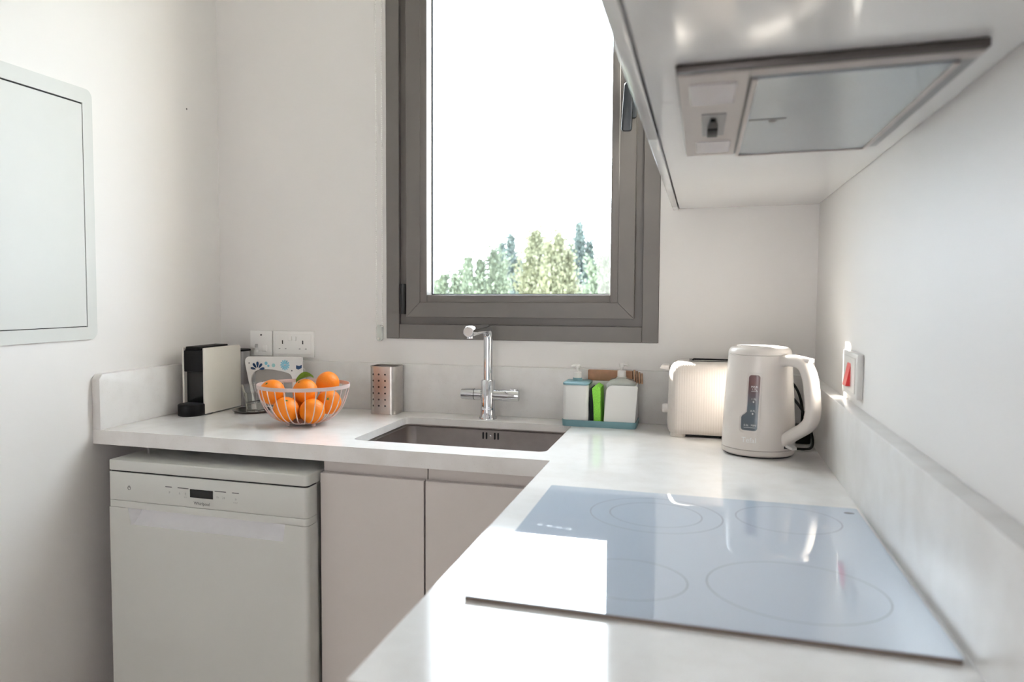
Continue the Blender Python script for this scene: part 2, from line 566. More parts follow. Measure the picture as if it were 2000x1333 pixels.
# roller blind with its bead chain left of the window
bl = thing('roller_blind', (-.55, 2.30, 2.60), 'white roller blind rolled up above the window, its bead chain hanging on the left', 'blind')
mk('cassette', prism(rrect(2.295, 2.63, .075, .08, .02), -1.0, -.08, 'x'), M['white'], bl)
ico = bmesh.new(); bmesh.ops.create_icosphere(ico, subdivisions=1, radius=1.0)
IV = [v.co.copy() for v in ico.verts]; IF = [tuple(v.index for v in f.verts) for f in ico.faces]; ico.free()
chain = []
zz = 1.176
pts = []
while zz < 2.60:
    pts += [(-.9895, 2.322, zz), (-.9695, 2.322, zz)]
    zz += .0062
for k in range(1, 5):
    a = pi + pi * k / 5
    pts.append((-.9795 + .010 * cos(a), 2.322, 1.176 + .012 * sin(a)))
for p in pts:
    chain.append(([(p[0] + v.x * .0026, p[1] + v.y * .0026, p[2] + v.z * .0029) for v in IV], IF))
mk('bead_chain', join(*chain), M['chain'], bl)
br = mk('chain_holder', prism(rrect(-.9795, 1.148, .020, .052, .009), 2.316, 2.3345, 'y'), M['clearplastic'], bl, bevel=(.002, 2))
mk('screw', lathe([(0, 2.312), (.0032, 2.3125), (.0036, 2.316)], (-.9795, 0, 1.1305), 12, 'y'), M['steel'], br)

# ------------------------------------------------------------------ worktop and upstands
XP, YP0, YF = -0.316, 0.666, 1.722       # return edge, return end, front edge
XS, YS = 0.261, 2.315                    # upstand faces
outer = [(XL, YF), (XP, YF), (XP, YP0), (XR, YP0), (XR, YB), (XL, YB)]
hole = rrect(-.593, 2.0115, .50, .397, .022, 6)
wt = thing('worktop', (-.4, 1.9, .861), 'L-shaped white quartz worktop running along the window wall and right wall', 'worktop')
mk('slab', slab_with_hole(outer, hole, .880, ZC), M['stone'], wt, smooth=False)
mk('front_edge', prism([(XL, YF), (XP, YF), (XP, YP0), (XR, YP0), (XR, YP0 + .04), (XP + .04, YP0 + .04), (XP + .04, YF + .04), (XL, YF + .04)], .861, .8801), M['stone'], wt, smooth=False)
def upstand(name, geo, label, loc):
    o = mk(name, geo, M['upstone'], loc=loc, bevel=(.0015, 2))
    return tag(o, label, 'upstand')
upstand('stone_upstand', box(XL + .026, XS, YS, YB, ZC, 1.052), 'long white quartz upstand under the window, behind the tap', (-.6, YS, ZC))
upstand('stone_upstand', prism([(YF, ZC), (YF, 1.040), (YF + .012, 1.052), (YB, 1.052), (YB, ZC)], XL, XL + .026, 'x'),
        'short white quartz upstand on the left wall beside the coffee machine', (XL, 2.0, ZC))
upstand('stone_upstand', box(XS, XR, YP0, YB, ZC, 1.052), 'glossy white quartz upstand on the right wall along the hob', (XS, 1.5, ZC))

# ------------------------------------------------------------------ sink and tap
sk = thing('kitchen_sink', (-.593, 2.01, .68), 'undermounted rectangular stainless steel sink set into the worktop', 'sink')
R0 = rrect(-.593, 2.0115, .514, .411, .030, 6)
levels = [(0, .8800), (0, .876), (.012, .874), (.014, .74), (.03, .712), (.06, .705)]
rings = []
for ins, z in levels:
    rings.append([(-.593 + (x + .593) * (1 - ins / .257), 2.0115 + (y - 2.0115) * (1 - ins / .2055), z) for x, y in R0])
mk('bowl', loft(rings, False, True), M['sink'], sk)
mk('drain', lathe([(0, .7065), (.03, .7065), (.042, .708), (.042, .705)], (-.593, 2.06, 0), 24), M['chrome'], sk)
yb_ = 2.0115 + .2055 * (1 - .0125 / .2055) - .0008
for k, x in enumerate((-.602, -.592, -.567, -.557)):
    mk('overflow_slot', prism(rrect(x, .858, .0048, .020, .0023), yb_ - .0006, yb_ + .002, 'y'), M['dark'], sk)
mk('overflow_screw', lathe([(0, yb_ - .003), (.003, yb_ - .002), (.0035, yb_ + .001)], (-.5795, 0, .858), 12, 'y'), M['chrome'], sk)

tp = thing('mixer_tap', (-.603, 2.26, ZC), 'chrome two-handle mixer tap with a squared spout behind the sink', 'tap')
mk('body', lathe([(0, .900), (.0265, .900), (.0265, .904), (.023, .909), (.0215, .93), (.0215, 1.013), (.0185, 1.017), (0, 1.017)], (-.603, 2.26, 0), 32), M['chrome'], tp)
sp = [(-.603, 2.26, 1.01), (-.603, 2.26, 1.10), (-.603, 2.26, 1.140), (-.603, 2.2575, 1.155), (-.603, 2.251, 1.165), (-.603, 2.24, 1.170), (-.603, 2.22, 1.1715), (-.603, 2.12, 1.170), (-.603, 2.085, 1.1695)]
mk('spout', tube(catmull(sp, 5), .0138, 20), M['chrome'], tp)
sc_ = mk('spout_cap', lathe([(.0148, 2.098), (.0152, 2.09), (.0152, 2.052), (.0135, 2.049), (0, 2.049)], (-.603, 0, 1.1695), 28, 'y'), M['chrome'], tp)
mk('cap_disc', lathe([(.0118, 2.0495), (.0118, 2.0480), (0, 2.0480)], (-.603, 0, 1.1695), 24, 'y'), M['steel'], sc_)
mk('aerator', lathe([(.0095, 1.150), (.0095, 1.163), (0, 1.163)], (-.603, 2.068, 0), 20), M['chrome'], tp)
for s, x1 in ((-1, -.684), (1, -.509)):
    prof = [(.0135, 0), (.0150, .018), (.0168, .020), (.0168, .066), (.0155, abs(x1 + .603)), (0, abs(x1 + .603))] if s < 0 else \
           [(.0135, 0), (.0160, .022), (.0175, .046), (.0178, .049), (.0178, .075), (.016, abs(x1 + .603)), (0, abs(x1 + .603))]
    arm = mk('tap_handle', lathe([(r, s * z) for r, z in prof], (-.603, 2.26, .972), 28, 'x'), M['chrome'], tp)
    if s > 0:
        mk('lever', box(-.535, -.513, 2.252, 2.268, .985, .9925), M['chrome'], arm, bevel=(.002, 2))
    else:
        mk('groove', ring(.0168, (0, 0, 0), .0006, 24, 6) and lathe([(.0171, -.0405), (.0171, -.0420)], (-.603, 2.26, .972), 28, 'x'), M['dark'], arm)

# ------------------------------------------------------------------ base cabinets
YD = 1.742
cb = thing('sink_cabinet', (-.6, 2.0, 0), 'glossy greige sink base cabinet with two handleless doors', 'cabinet')
mk('carcass', join(box(-.897, -.879, 1.80, 2.31, .08, .86), box(-.32, -.30, 1.80, 2.31, .08, .86), box(-.879, -.32, 1.80, 2.31, .08, .10),
                   box(-.879, -.32, 2.295, 2.31, .10, .86)), M['carcass'], cb, smooth=False)
mk('plinth', box(-.897, -.30, 1.80, 1.815, 0, .08), M['lower'], cb, smooth=False)
mk('door', box(-.8965, -.622, YD, YD + .019, .085, .8265), M['lower'], cb, bevel=(.0012, 1))
mk('door', box(-.618, -.302, YD, YD + .019, .085, .8265), M['lower'], cb, bevel=(.0012, 1))
mk('grip_rail', box(-.8965, -.6205, YD + .022, YD + .035, .80, .8605), M['lower'], cb, smooth=False)
mk('grip_rail', box(-.6175, -.302, YD + .022, YD + .035, .80, .8605), M['lower'], cb, smooth=False)
# cabinets under the return, their fronts face the room
for k, (y0, y1) in enumerate(((.69, 1.19), (1.195, 1.70))):
    rb = thing('hob_cabinet', (-.02, (y0 + y1) / 2, 0), ('greige base cabinet under the near end of the hob', 'greige base cabinet under the hob, next to the inner corner')[k], 'cabinet', 'base cabinets under the hob')
    mk('carcass', box(-.28, .28, y0, y1, .08, .86), M['carcass'], rb, smooth=False)
    mk('plinth', box(-.25, -.235, y0, y1, 0, .08), M['lower'], rb, smooth=False)
    mk('door', box(-.30, -.2805, y0, y1, .085, .8265), M['lower'], rb, bevel=(.0012, 1))

# ------------------------------------------------------------------ dishwasher
dw = thing('dishwasher', (-1.2, 1.98, 0), 'freestanding white dishwasher under the worktop on the left', 'dishwasher')
DX_0, DX_1, DY = -1.497, -.902, 1.685
def dwfoot(x0, x1, y0, y1, r):
    return rpoly([(x0, y0), (x1, y0), (x1, y1), (x0, y1)], [.006, r, .004, .004], 6)
mk('cabinet_body', box(DX_0 + .006, DX_1 - .006, 1.735, 2.27, .05, .799), M['dw'], dw, bevel=(.003, 1))
lid = mk('lid', prism(dwfoot(DX_0, DX_1, DY, 2.275, .014), .802, .830), M['dw'], dw, bevel=(.003, 3))
mk('lid_gap', prism(dwfoot(DX_0 + .004, DX_1 - .004, DY + .004, 1.74, .01), .798, .803), M['dark'], dw, smooth=False)
pn = mk('control_panel', prism(dwfoot(DX_0, DX_1, DY, 1.737, .014), .7225, .7985), M['dw'], dw, bevel=(.0015, 2))
mk('band', prism(dwfoot(DX_0, DX_1, DY, 1.737, .014), .7035, .7218), M['dw'], dw, bevel=(.001, 2))
# door with recessed grip
def recess_door():
    x0, x1, z0, z1 = DX_0, DX_1, .10, .7030
    ox0, ox1, oz0 = -1.437, -.965, .660
    V = []; F = []
    P = lambda x, y, z: (V.append((x, y, z)), len(V) - 1)[1]
    a = [P(x0, DY, z0), P(x1 - .012, DY, z0), P(x1 - .012, DY, z1), P(ox1, DY, z1), P(ox1 - .006, DY, oz0), P(ox0 + .010, DY, oz0), P(ox0, DY, z1), P(x0, DY, z1)]
    F.append((a[0], a[5], a[6], a[7])); F.append((a[0], a[1], a[4], a[5])); F.append((a[1], a[2], a[3], a[4]))
    # right side rounded, left side, bottom
    s = [P(x1 - .012 + .012 * sin(t), DY + .012 - .012 * cos(t), z) for t in lin(0, pi / 2, 6)[1:] for z in (z0, z1)]
    prev = (a[1], a[2])
    for k in range(0, len(s), 2):
        F.append((prev[0], s[k], s[k + 1], prev[1])); prev = (s[k], s[k + 1])
    e = [P(x1, 1.737, z0), P(x1, 1.737, z1), P(x0, 1.737, z0), P(x0, 1.737, z1)]
    F += [(prev[0], e[0], e[1], prev[1]), (a[0], a[7], e[3], e[2])]
    return V, F
mk('door', recess_door(), M['dw'], dw, ang=30)
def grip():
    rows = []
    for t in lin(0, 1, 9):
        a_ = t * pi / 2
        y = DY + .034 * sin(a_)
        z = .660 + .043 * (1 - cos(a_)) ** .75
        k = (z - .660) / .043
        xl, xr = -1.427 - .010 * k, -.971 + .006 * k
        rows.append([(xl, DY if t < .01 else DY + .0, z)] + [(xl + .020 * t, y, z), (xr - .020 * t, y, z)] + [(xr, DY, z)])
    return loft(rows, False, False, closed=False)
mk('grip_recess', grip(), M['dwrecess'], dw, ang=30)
mk('kick_plate', box(DX_0 + .01, DX_1 - .01, 1.73, 1.74, .012, .098), M['dw'], dw, smooth=False)
for x in (DX_0 + .04, DX_1 - .04):
    for y in (1.76, 2.24):
        mk('foot', lathe([(0, 0), (.018, 0), (.018, .008), (.006, .012), (.006, .052), (0, .052)], (x, y, 0), 12), M['blackm'], dw)
fy = DY - .0006
mk('display', box(-1.240, -1.1715, fy - .0006, DY + .002, .7490, .7705), M['black'], pn, smooth=False, label='dark display')
for x0, x1 in ((-1.316, -1.296), (-1.278, -1.245), (-1.166, -1.133), (-1.115, -1.095)):
    mk('button_bar', box(x0, x1, fy, DY + .001, .7697, .7716), M['print'], pn, smooth=False)
def front(cx, cz, y=fy):
    return lambda x, z: (cx + x, y, cz + z)
mk('lettering', text_geo('Whirlpool', .0115, front(-1.205, .7345)), M['print'], pn, smooth=False, label='grey brand lettering')
for cx, cz, t, sz in ((-1.303, .756, 'P', .0095), (-1.272, .757, '\u00b1', .0095), (-1.254, .7560, 'E', .0095), (-1.254, .7475, 'ECO', .0045), (-1.158, .7555, '1h', .0085),
                      (-1.140, .755, '24', .0085), (-1.104, .7555, '\u00bb', .0110), (-1.105, .7455, 'START', .0045)):
    mk('button_icon', text_geo(t, sz, front(cx, cz)), M['printl'], pn, smooth=False)
pw = tube([(-1.431 + .0042 * cos(a), fy, .758 + .0055 * sin(a)) for a in lin(pi / 2 + .5, 5 * pi / 2 - .5, 20)], .0005, 6)
mk('power_symbol', join(pw, tube([(-1.431, fy, .758), (-1.431, fy, .765)], .0005, 6)), M['print'], pn)
# flexible hose stub seen in the gap above the lid
mk('spacer_pin', lathe([(.003, .830), (.003, .861)], (-1.452, 1.79, 0), 10), M['printl'], dw)

# ------------------------------------------------------------------ upper cabinet and hood
ZU = 1.512
uc = thing('upper_cabinet', (.1, 1.3, ZU), 'glossy white wall cabinet on the right with the extractor hood in its base', 'cabinet')
mk('carcass', box(-.068, XR - .001, .22, YB - .001, ZU, 2.25), M['gloss'], uc, bevel=(.001, 1))
mk('door', box(-.0855, -.0705, .22, 1.279, ZU - .003, 2.25), M['gloss'], uc, bevel=(.0012, 2))
mk('door', box(-.0855, -.0705, 1.282, 2.27, ZU - .003, 2.25), M['gloss'], uc, bevel=(.0012, 2))
mk('filler_strip', box(-.0835, -.0705, 2.272, YB - .001, ZU - .003, 2.25), M['gloss'], uc, smooth=False)

hd = thing('extractor_hood', (.11, 1.14, 1.50), 'built-in satin metal extractor hood insert under the white wall cabinet', 'extractor hood')
HZ = 1.5025
hx0, hx1, hy0, hy1 = -.032, .253, .883, 1.402
mk('housing', box(hx0, hx1, hy0, hy1, HZ, ZU - .0005), M['hooddark'], hd, bevel=(.0015, 2))
mk('control_strip', box(hx0 + .0015, .043, hy0 + .010, hy1 - .0015, HZ - .0016, HZ + .001), M['hood'], hd, bevel=(.0006, 1))
mk('near_border', box(.0435, hx1 - .0015, hy0 + .010, hy0 + .034, HZ - .0014, HZ + .001), M['hood'], hd, smooth=False)
mk('wall_side_border', box(.238, hx1 - .0015, hy0 + .0345, hy1 - .0015, HZ - .0014, HZ + .001), M['hoodgrey'], hd, smooth=False)
fl = mk('filter_panel', box(.0465, .2365, hy0 + .036, hy1 - .003, HZ - .004, HZ + .001), M['filter'], hd, bevel=(.001, 1))
mk('panel_rim', join(box(.0455, .0505, hy0 + .035, hy1 - .002, HZ - .006, HZ - .0035), box(.2315, .2370, hy0 + .035, hy1 - .002, HZ - .006, HZ - .0035),
                     box(.0505, .2315, hy1 - .008, hy1 - .002, HZ - .006, HZ - .0035)), M['hood'], fl, smooth=False)
mk('catch_slot', join(box(.053, .098, 1.128, 1.1315, HZ - .0046, HZ - .0035), box(.0785, .0870, 1.141, 1.149, HZ - .0046, HZ - .0035)), M['hooddark'], fl, smooth=False)
mk('lamp_lens', prism(rrect(.006, .980, .050, .098, .004), HZ - .003, HZ - .001), M['lens'], hd, bevel=(.0008, 1))
mk('lamp_lens', prism(rrect(.010, 1.322, .050, .095, .004), HZ - .003, HZ - .001), M['lens'], hd, bevel=(.0008, 1))
sb = mk('switch_box', box(-.006, .024, 1.083, 1.226, HZ - .003, HZ - .001), M['hoodgrey'], hd, bevel=(.0008, 1))
mk('slider', prism(rpoly([(.001, 1.152), (.015, 1.152), (.011, 1.108), (.005, 1.108)], .002), HZ - .007, HZ - .0025), M['blackm'], sb)
mk('slider', box(.001, .015, 1.168, 1.217, HZ - .007, HZ - .0025), M['blackm'], sb, bevel=(.0012, 2))

# ------------------------------------------------------------------ hob
hb_ = thing('ceramic_hob', (0, 1.18, ZC), 'white glass ceramic hob with four ring markings flush on the worktop', 'hob')
mk('seal', prism(rrect(-.007, 1.1815, .5195, .582, .004), ZC + .0002, ZC + .0045), M['hobedge'], hb_, smooth=False)
mk('glass_top', prism(rrect(-.007, 1.1825, .521, .585, .004), ZC + .0045, ZC + .0062), M['hob'], hb_, bevel=(.0006, 1))
zt = ZC + .0063
def flat_ring(cx, cy, r, w=.0011, n=96):
    V = [(cx + q * cos(2 * pi * i / n), cy + q * sin(2 * pi * i / n), zt) for q in (r - w, r + w) for i in range(n)]
    F = [(i, (i + 1) % n, n + (i + 1) % n, n + i) for i in range(n)]
    return V, F
for c in ((-.068, 1.328, .105), (-.068, 1.328, .073), (.114, 1.037, .103), (-.085, 1.012, .0735), (.136, 1.366, .0785)):
    mk('cooking_zone_ring', flat_ring(*c), M['ring'], hb_, smooth=False)
mk('emblem', prism([(.2365 + .008 * cos(a), 1.440 + .005 * sin(a)) for a in lin(0, 2 * pi, 20)[:-1]], zt - .0002, zt + .0001), M['print'], hb_, smooth=False)
for k in range(4):
    mk('touch_key', flat_ring(-.237 + .0155 * k, 1.210 - .003 * k, .0035, .0007, 20), M['key'], hb_, smooth=False)

# ------------------------------------------------------------------ sockets and switch
def plate(name, x0, x1, z0, z1, label):
    t = thing(name, ((x0 + x1) / 2, YB, (z0 + z1) / 2), label, 'socket')
    mk('back_box', prism(rrect((x0 + x1) / 2, (z0 + z1) / 2, x1 - x0, z1 - z0, .003), YB - .009, YB, 'y'), M['plate'], t, bevel=(.002, 2))
    return t
s1 = plate('fused_switch', -1.459, -1.374, 1.0645, 1.1495, 'single white fused switch plate left of the double socket')
mk('rocker', box(-1.411, -1.394, YB - .0125, YB - .008, 1.079, 1.101), M['plate'], s1, bevel=(.0015, 2))
mk('indicator', lathe([(0, YB - .010), (.0028, YB - .0098), (.003, YB - .008)], (-1.4155, 0, 1.1345), 12, 'y'), M['dark'], s1)
mk('fuse_holder', prism(rrect(-1.4335, 1.097, .008, .012, .002), YB - .0100, YB - .008, 'y'), M['printl'], s1)
mk('fuse_cap', lathe([(0, YB - .0100), (.0045, YB - .0098), (.005, YB - .008)], (-1.430, 0, 1.079), 12, 'y'), M['plate'], s1)
s2 = plate('double_socket', -1.3705, -1.217, 1.062, 1.1495, 'white double power socket on the wall above the oranges')
mk('inner_plate', prism(rrect(-1.2937, 1.1055, .135, .068, .002), YB - .0102, YB - .008, 'y'), M['plate'], s2, bevel=(.0008, 1))
for x in (-1.3035, -1.287):
    mk('rocker', box(x - .0062, x + .0062, YB - .0135, YB - .0095, 1.117, 1.1315), M['plate'], s2, bevel=(.001, 1))
for cx in (-1.333, -1.257):
    mk('earth_slot', box(cx - .0018, cx + .0018, YB - .0107, YB - .0095, 1.1060, 1.118), M['dark'], s2, smooth=False)
    for dx in (-.0115, .0115):
        mk('pin_slot', box(cx + dx - .003, cx + dx + .003, YB - .0105, YB - .0095, 1.0885, 1.0915), M['printl'], s2, smooth=False)

cs = thing('cooker_switch', (XR, 1.74, 1.112), 'white wall switch with a red rocker on the right wall above the kettle', 'switch')
mk('back_box', box(XR - .011, XR, 1.662, 1.822, 1.069, 1.156), M['white'], cs, bevel=(.002, 2))
mk('inner_plate', box(XR - .0125, XR - .010, 1.68, 1.80, 1.078, 1.147), M['white'], cs, bevel=(.0008, 1))
mk('red_rocker', prism([(XR - .012, 1.089), (XR - .021, 1.089), (XR - .0125, 1.134), (XR - .012, 1.134)], 1.722, 1.758, 'y'), M['red'], cs, smooth=False, label='red rocker')

# ------------------------------------------------------------------ access panel on the left wall
ap = thing('access_panel', (XL, 1.45, 1.48), 'white flush access panel with a rounded frame on the left wall', 'access panel')
def yz(p): return p
oy0, oy1, oz0, oz1 = 1.10, 1.742, 1.149, 1.820
iy0, iy1, iz0, iz1 = 1.135, 1.707, 1.183, 1.781
ol = rpoly([(oy0, oz0), (oy1, oz0), (oy1, oz1), (oy0, oz1)], .022, 8)
il = [(iy0, iz0), (iy1, iz0), (iy1, iz1), (iy0, iz1)]
def frame_ring():
    bm = bmesh.new()
    for loop in (ol, il):
        vs = [bm.verts.new((XL + .006, p[0], p[1])) for p in loop]
        for i in range(len(vs)): bm.edges.new((vs[i], vs[(i + 1) % len(vs)]))
    bmesh.ops.triangle_fill(bm, use_beauty=True, edges=bm.edges[:])
    r = bmesh.ops.extrude_face_region(bm, geom=bm.faces[:])
    for g in r['geom']:
        if isinstance(g, bmesh.types.BMVert): g.co.x = XL
    bm.verts.index_update()
    g = [tuple(v.co) for v in bm.verts], [tuple(v.index for v in f.verts) for f in bm.faces]
    bm.free()
    return g
mk('frame', frame_ring(), M['panelpaint'], ap, smooth=False)
mk('gap', box(XL, XL + .0012, iy0, iy1, iz0, iz1), M['dark'], ap, smooth=False)
mk('door', box(XL + .001, XL + .0055, iy0 + .002, iy1 - .0022, iz0 + .002, iz1 - .0042), M['panelpaint'], ap, bevel=(.0006, 1))
tag(mk('wall_plug', lathe([(0, XL + .001), (.0025, XL + .0008), (.003, XL)], (0, 2.165, 1.866), 10, 'x'), M['print'], loc=(XL, 2.165, 1.866)),
    'tiny grey wall plug hole high on the left wall', 'wall plug')

# ------------------------------------------------------------------ coffee machine
cm = thing('coffee_machine', (-1.485, 2.12, ZC), 'slim black and off-white capsule coffee machine in the left corner', 'coffee machine')
side = rpoly([(2.045, .903), (2.245, .903), (2.245, 1.1065), (2.045, 1.1065)], [.002, .004, .010, .002], 5)
mk('side_panel', prism(side, -1.4510, -1.4445, 'x'), M['coffeewhite'], cm, bevel=(.0008, 1))
mk('side_panel', prism(side, -1.5260, -1.5195, 'x'), M['coffeewhite'], cm, bevel=(.0008, 1))
core = [(2.058, .906), (2.24, .906), (2.24, 1.103), (2.052, 1.103), (2.049, 1.035), (2.058, 1.030)]
mk('core', prism(core, -1.5192, -1.4513, 'x'), M['black'], cm, bevel=(.001, 1))
mk('brew_head', box(-1.5185, -1.4520, 2.043, 2.09, 1.032, 1.0985), M['blackm'], cm, bevel=(.003, 2))
lv = rpoly([(-1.5105, 2.036), (-1.462, 2.036), (-1.462, 2.20), (-1.5105, 2.20)], [.012, .012, .003, .003], 5)
mk('lever', prism(lv, 1.0995, 1.1105), M['blackm'], cm, bevel=(.002, 2))
base = [(-1.4455 - .0395 + .0395 * cos(a), 2.035 - .047 * sin(a)) for a in lin(0, pi, 22)] + [(-1.5245, 2.09), (-1.4455, 2.09)]
mk('drip_tray', prism(base, ZC, .9355), M['blackm'], cm, bevel=(.003, 2))
tk = mk('water_tank', prism(rpoly([(-1.519, 2.246), (-1.440, 2.246), (-1.436, 2.29), (-1.455, 2.309), (-1.505, 2.309), (-1.519, 2.29)], .010, 5), ZC, 1.083), M['tank'], cm, bevel=(.002, 2))
mk('tank_lid', prism(rpoly([(-1.520, 2.2455), (-1.438, 2.2455), (-1.433, 2.29), (-1.453, 2.311), (-1.507, 2.311), (-1.520, 2.29)], .010, 5), 1.083, 1.089), M['blackm'], tk)

# ------------------------------------------------------------------ napkin holder with flowers
nh = thing('napkin_holder', (-1.31, 2.26, ZC), 'white ceramic napkin holder painted with blue flowers behind the fruit basket', 'napkin holder')
NY = 2.236
outl = rpoly([(-1.392, ZC), (-1.212, ZC), (-1.212, 1.071), (-1.427, 1.068)], [0, 0, .003, .018], 6)
# front with arched opening: one outline running round the arch
arch = [(-1.245, ZC), (-1.245, .985), (-1.252, 1.010), (-1.272, 1.020), (-1.330, 1.028), (-1.375, 1.024), (-1.396, 1.008), (-1.402, .985), (-1.378, ZC)]
arch = [tuple(p[:2]) for p in [arch[0]] + [(q.x, q.y) for q in catmull([(x, z, 0) for x, z in arch[1:-1]], 5)] + [arch[-1]]]
outl2 = [p for p in outl]
i0 = min(range(len(outl2)), key=lambda i: hypot(outl2[i][0] + 1.212, outl2[i][1] - ZC))
outl2 = outl2[i0:] + outl2[:i0]
front_poly = outl2 + arch[::-1]
mk('front_panel', prism(front_poly, NY, NY + .006, 'y'), M['ceramic'], nh, smooth=False)
mk('back_panel', prism(rpoly([(-1.385, ZC), (-1.232, ZC), (-1.232, 1.03), (-1.40, 1.03)], [0, 0, .01, .01]), 2.290, 2.296, 'y'), M['ceramic'], nh, smooth=False)
mk('base', box(-1.39, -1.214, NY + .006, 2.29, ZC, ZC + .006), M['ceramic'], nh, smooth=False)
def petal(cx, cz, a, r0, r1, w, m, par):
    n = 14
    P = []
    for i in range(n):
        t = 2 * pi * i / n
        l = (r0 + r1) / 2 + (r1 - r0) / 2 * cos(t)
        q = w * sin(t) * (0.75 + 0.35 * cos(t))
        P.append((cx + l * cos(a) - q * sin(a), cz + l * sin(a) + q * cos(a)))
    return mk('petal', prism(P, NY - .0008, NY + .001, 'y'), m, par, smooth=False)
for k in range(5):
    petal(-1.3755, 1.0255, radians(12 + 39 * k), .0065, .0265, .0052, M['navy'], nh)
for k in range(12):
    petal(-1.274, 1.0435, radians(30 * k), .003, .0175, .0030, M['sky'], nh)
for cx, cz, r, m in ((-1.3435, 1.0475, .0055, 'sky'), (-1.316, 1.0415, .0062, 'tealg'), (-1.335, 1.0395, .004, 'sky'), (-1.274, 1.0435, .0018, 'navy'),
                     (-1.407, 1.0465, .0022, 'print'), (-1.249, 1.026, .0024, 'print')):
    mk('painted_dot', prism([(cx + r * cos(a), cz + r * sin(a)) for a in lin(0, 2 * pi, 15)[:-1]], NY - .0009, NY + .001, 'y'), M[m], nh, smooth=False)
mk('painted_wave', prism([(-1.2335, 1.033), (-1.225, 1.030), (-1.213, 1.036), (-1.213, 1.046), (-1.222, 1.042), (-1.2335, 1.044)], NY - .0008, NY + .001, 'y'), M['navy'], nh, smooth=False)
tag(mk('napkin_stack', box(-1.392, -1.236, NY + .010, 2.285, ZC + .0065, 1.040), M['napkin'], loc=(-1.30, 2.26, ZC + .0065), bevel=(.004, 2)),
    'grey paper napkins standing in the flowered holder', 'napkins')

# ------------------------------------------------------------------ tray with two glass tumblers
ct = thing('metal_coaster', (-1.347, 2.155, ZC), 'small round dark metal tray under the glass tumblers', 'tray')
mk('dish', lathe([(0, ZC), (.050, ZC), (.061, .9055), (.063, .908), (.060, .9078), (.050, .9035), (0, .9035)], (-1.347, 2.155, 0), 40), M['tray'], ct)
def tumbler(label, mtx):
    prof = [(0, 0), (.026, 0), (.0285, .004), (.0345, .062), (.0332, .0622), (.0272, .009), (.022, .007), (0, .007)]
    g = xf(lathe(prof, (0, 0, 0), 32), mtx)
    o = mk('glass_tumbler', g, M['glassy'], loc=mtx.to_translation())
    return tag(o, label, 'glass', 'glass tumblers on the small tray')
tumbler('clear glass tumbler standing upright on the small dark tray', Matrix.Translation((-1.322, 2.135, .9037)))
tumbler('clear glass tumbler leaning inside the other one', Matrix.Translation((-1.324, 2.137, .9325)) @ Euler((radians(3), radians(-9), 0)).to_matrix().to_4x4())

# ------------------------------------------------------------------ wire basket with oranges
BC = (-1.072, 1.985)
bk = thing('fruit_basket', (BC[0], BC[1], ZC), 'round taupe wire fruit basket full of oranges on the worktop', 'basket')
RZ = 1.013
prof = [(.046, .9100), (.062, .9120), (.079, .9195), (.094, .931), (.111, .953), (.1225, .980), (.1285, 1.003), (.1295, RZ)]
band_V, band_F = [], []
nb = 72
for i in range(nb):
    a = 2 * pi * i / nb
    for r, z in ((.1290, RZ - .005), (.1312, RZ - .005), (.1318, RZ + .005), (.1296, RZ + .005)):
        band_V.append((BC[0] + r * cos(a), BC[1] + r * sin(a), z))
for i in range(nb):
    for j in range(4):
        band_F.append((i * 4 + j, ((i + 1) % nb) * 4 + j, ((i + 1) % nb) * 4 + (j + 1) % 4, i * 4 + (j + 1) % 4))
mk('rim_band', (band_V, band_F), M['wire'], bk)
mk('base_ring', ring(.046, (BC[0], BC[1], .9095), .0022, 40, 8), M['wire'], bk)
mk('base_disc', lathe([(0, .9085), (.045, .9085), (.045, .9105), (0, .9105)], (BC[0], BC[1], 0), 32), M['wire'], bk)
NW = 28
w0 = None
for k in range(NW):
    if w0 is None:
        w0 = mk('wire', tube(catmull([(BC[0] + r, BC[1], z) for r, z in prof], 4), .0015, 6), M['wire'], bk)
        w = w0
    else:
        w = w0.copy()
        COL.objects.link(w)
        w.parent = bk
    w.rotation_euler = (0, 0, 2 * pi * (k + .35) / NW)
for k in range(4):
    a = pi / 4 + .25 + k * pi / 2
    mk('foot', lathe([(0, ZC), (.0045, .9015), (.006, .9055), (.0045, .9095), (0, .911)], (BC[0] + .052 * cos(a), BC[1] + .052 * sin(a), 0), 12), M['wire'], bk)

def orange_geo(r, seed):
    rnd = random.Random(seed)
    bm = bmesh.new()
    bmesh.ops.create_uvsphere(bm, u_segments=32, v_segments=20, radius=1.0)
    for v in bm.verts:
        c = v.co
        h = sqrt(c.x ** 2 + c.y ** 2)
        d = 1 - .05 * math.exp(-(h / .16) ** 2) * (1 if c.z > 0 else .5)
        v.co = c * d
        v.co.z *= .965
    bm.verts.index_update()
    g = [tuple(v.co * r) for v in bm.verts], [tuple(v.index for v in f.verts) for f in bm.faces]
    bm.free()
    return g
OR = [((-1.1557, 1.9548, 0.9931), .0365, (35, -20, 10), 'orange at the left rim of the wire basket'),
      ((-1.1014, 1.9365, 0.9480), .0365, (28, 22, 0), 'orange low at the front left of the basket, with a green stem end'),
      ((-1.0705, 1.9914, 0.9945), .0360, (10, -35, 40), 'orange on top in the middle of the basket with a green leaf'),
      ((-1.0312, 1.9593, 0.9435), .0360, (-40, 30, 70), 'orange low at the front right of the basket'),
      ((-1.0123, 2.0257, 0.9622), .0355, (60, 40, 0), 'orange on the right side of the basket under the topmost one'),
      ((-1.0394, 2.0721, 1.0103), .0350, (20, 130, 10), 'topmost orange at the back right of the basket'),
      ((-1.1071, 2.0206, 0.9425), .0340, (0, 70, 0), 'orange half hidden at the bottom back of the basket')]
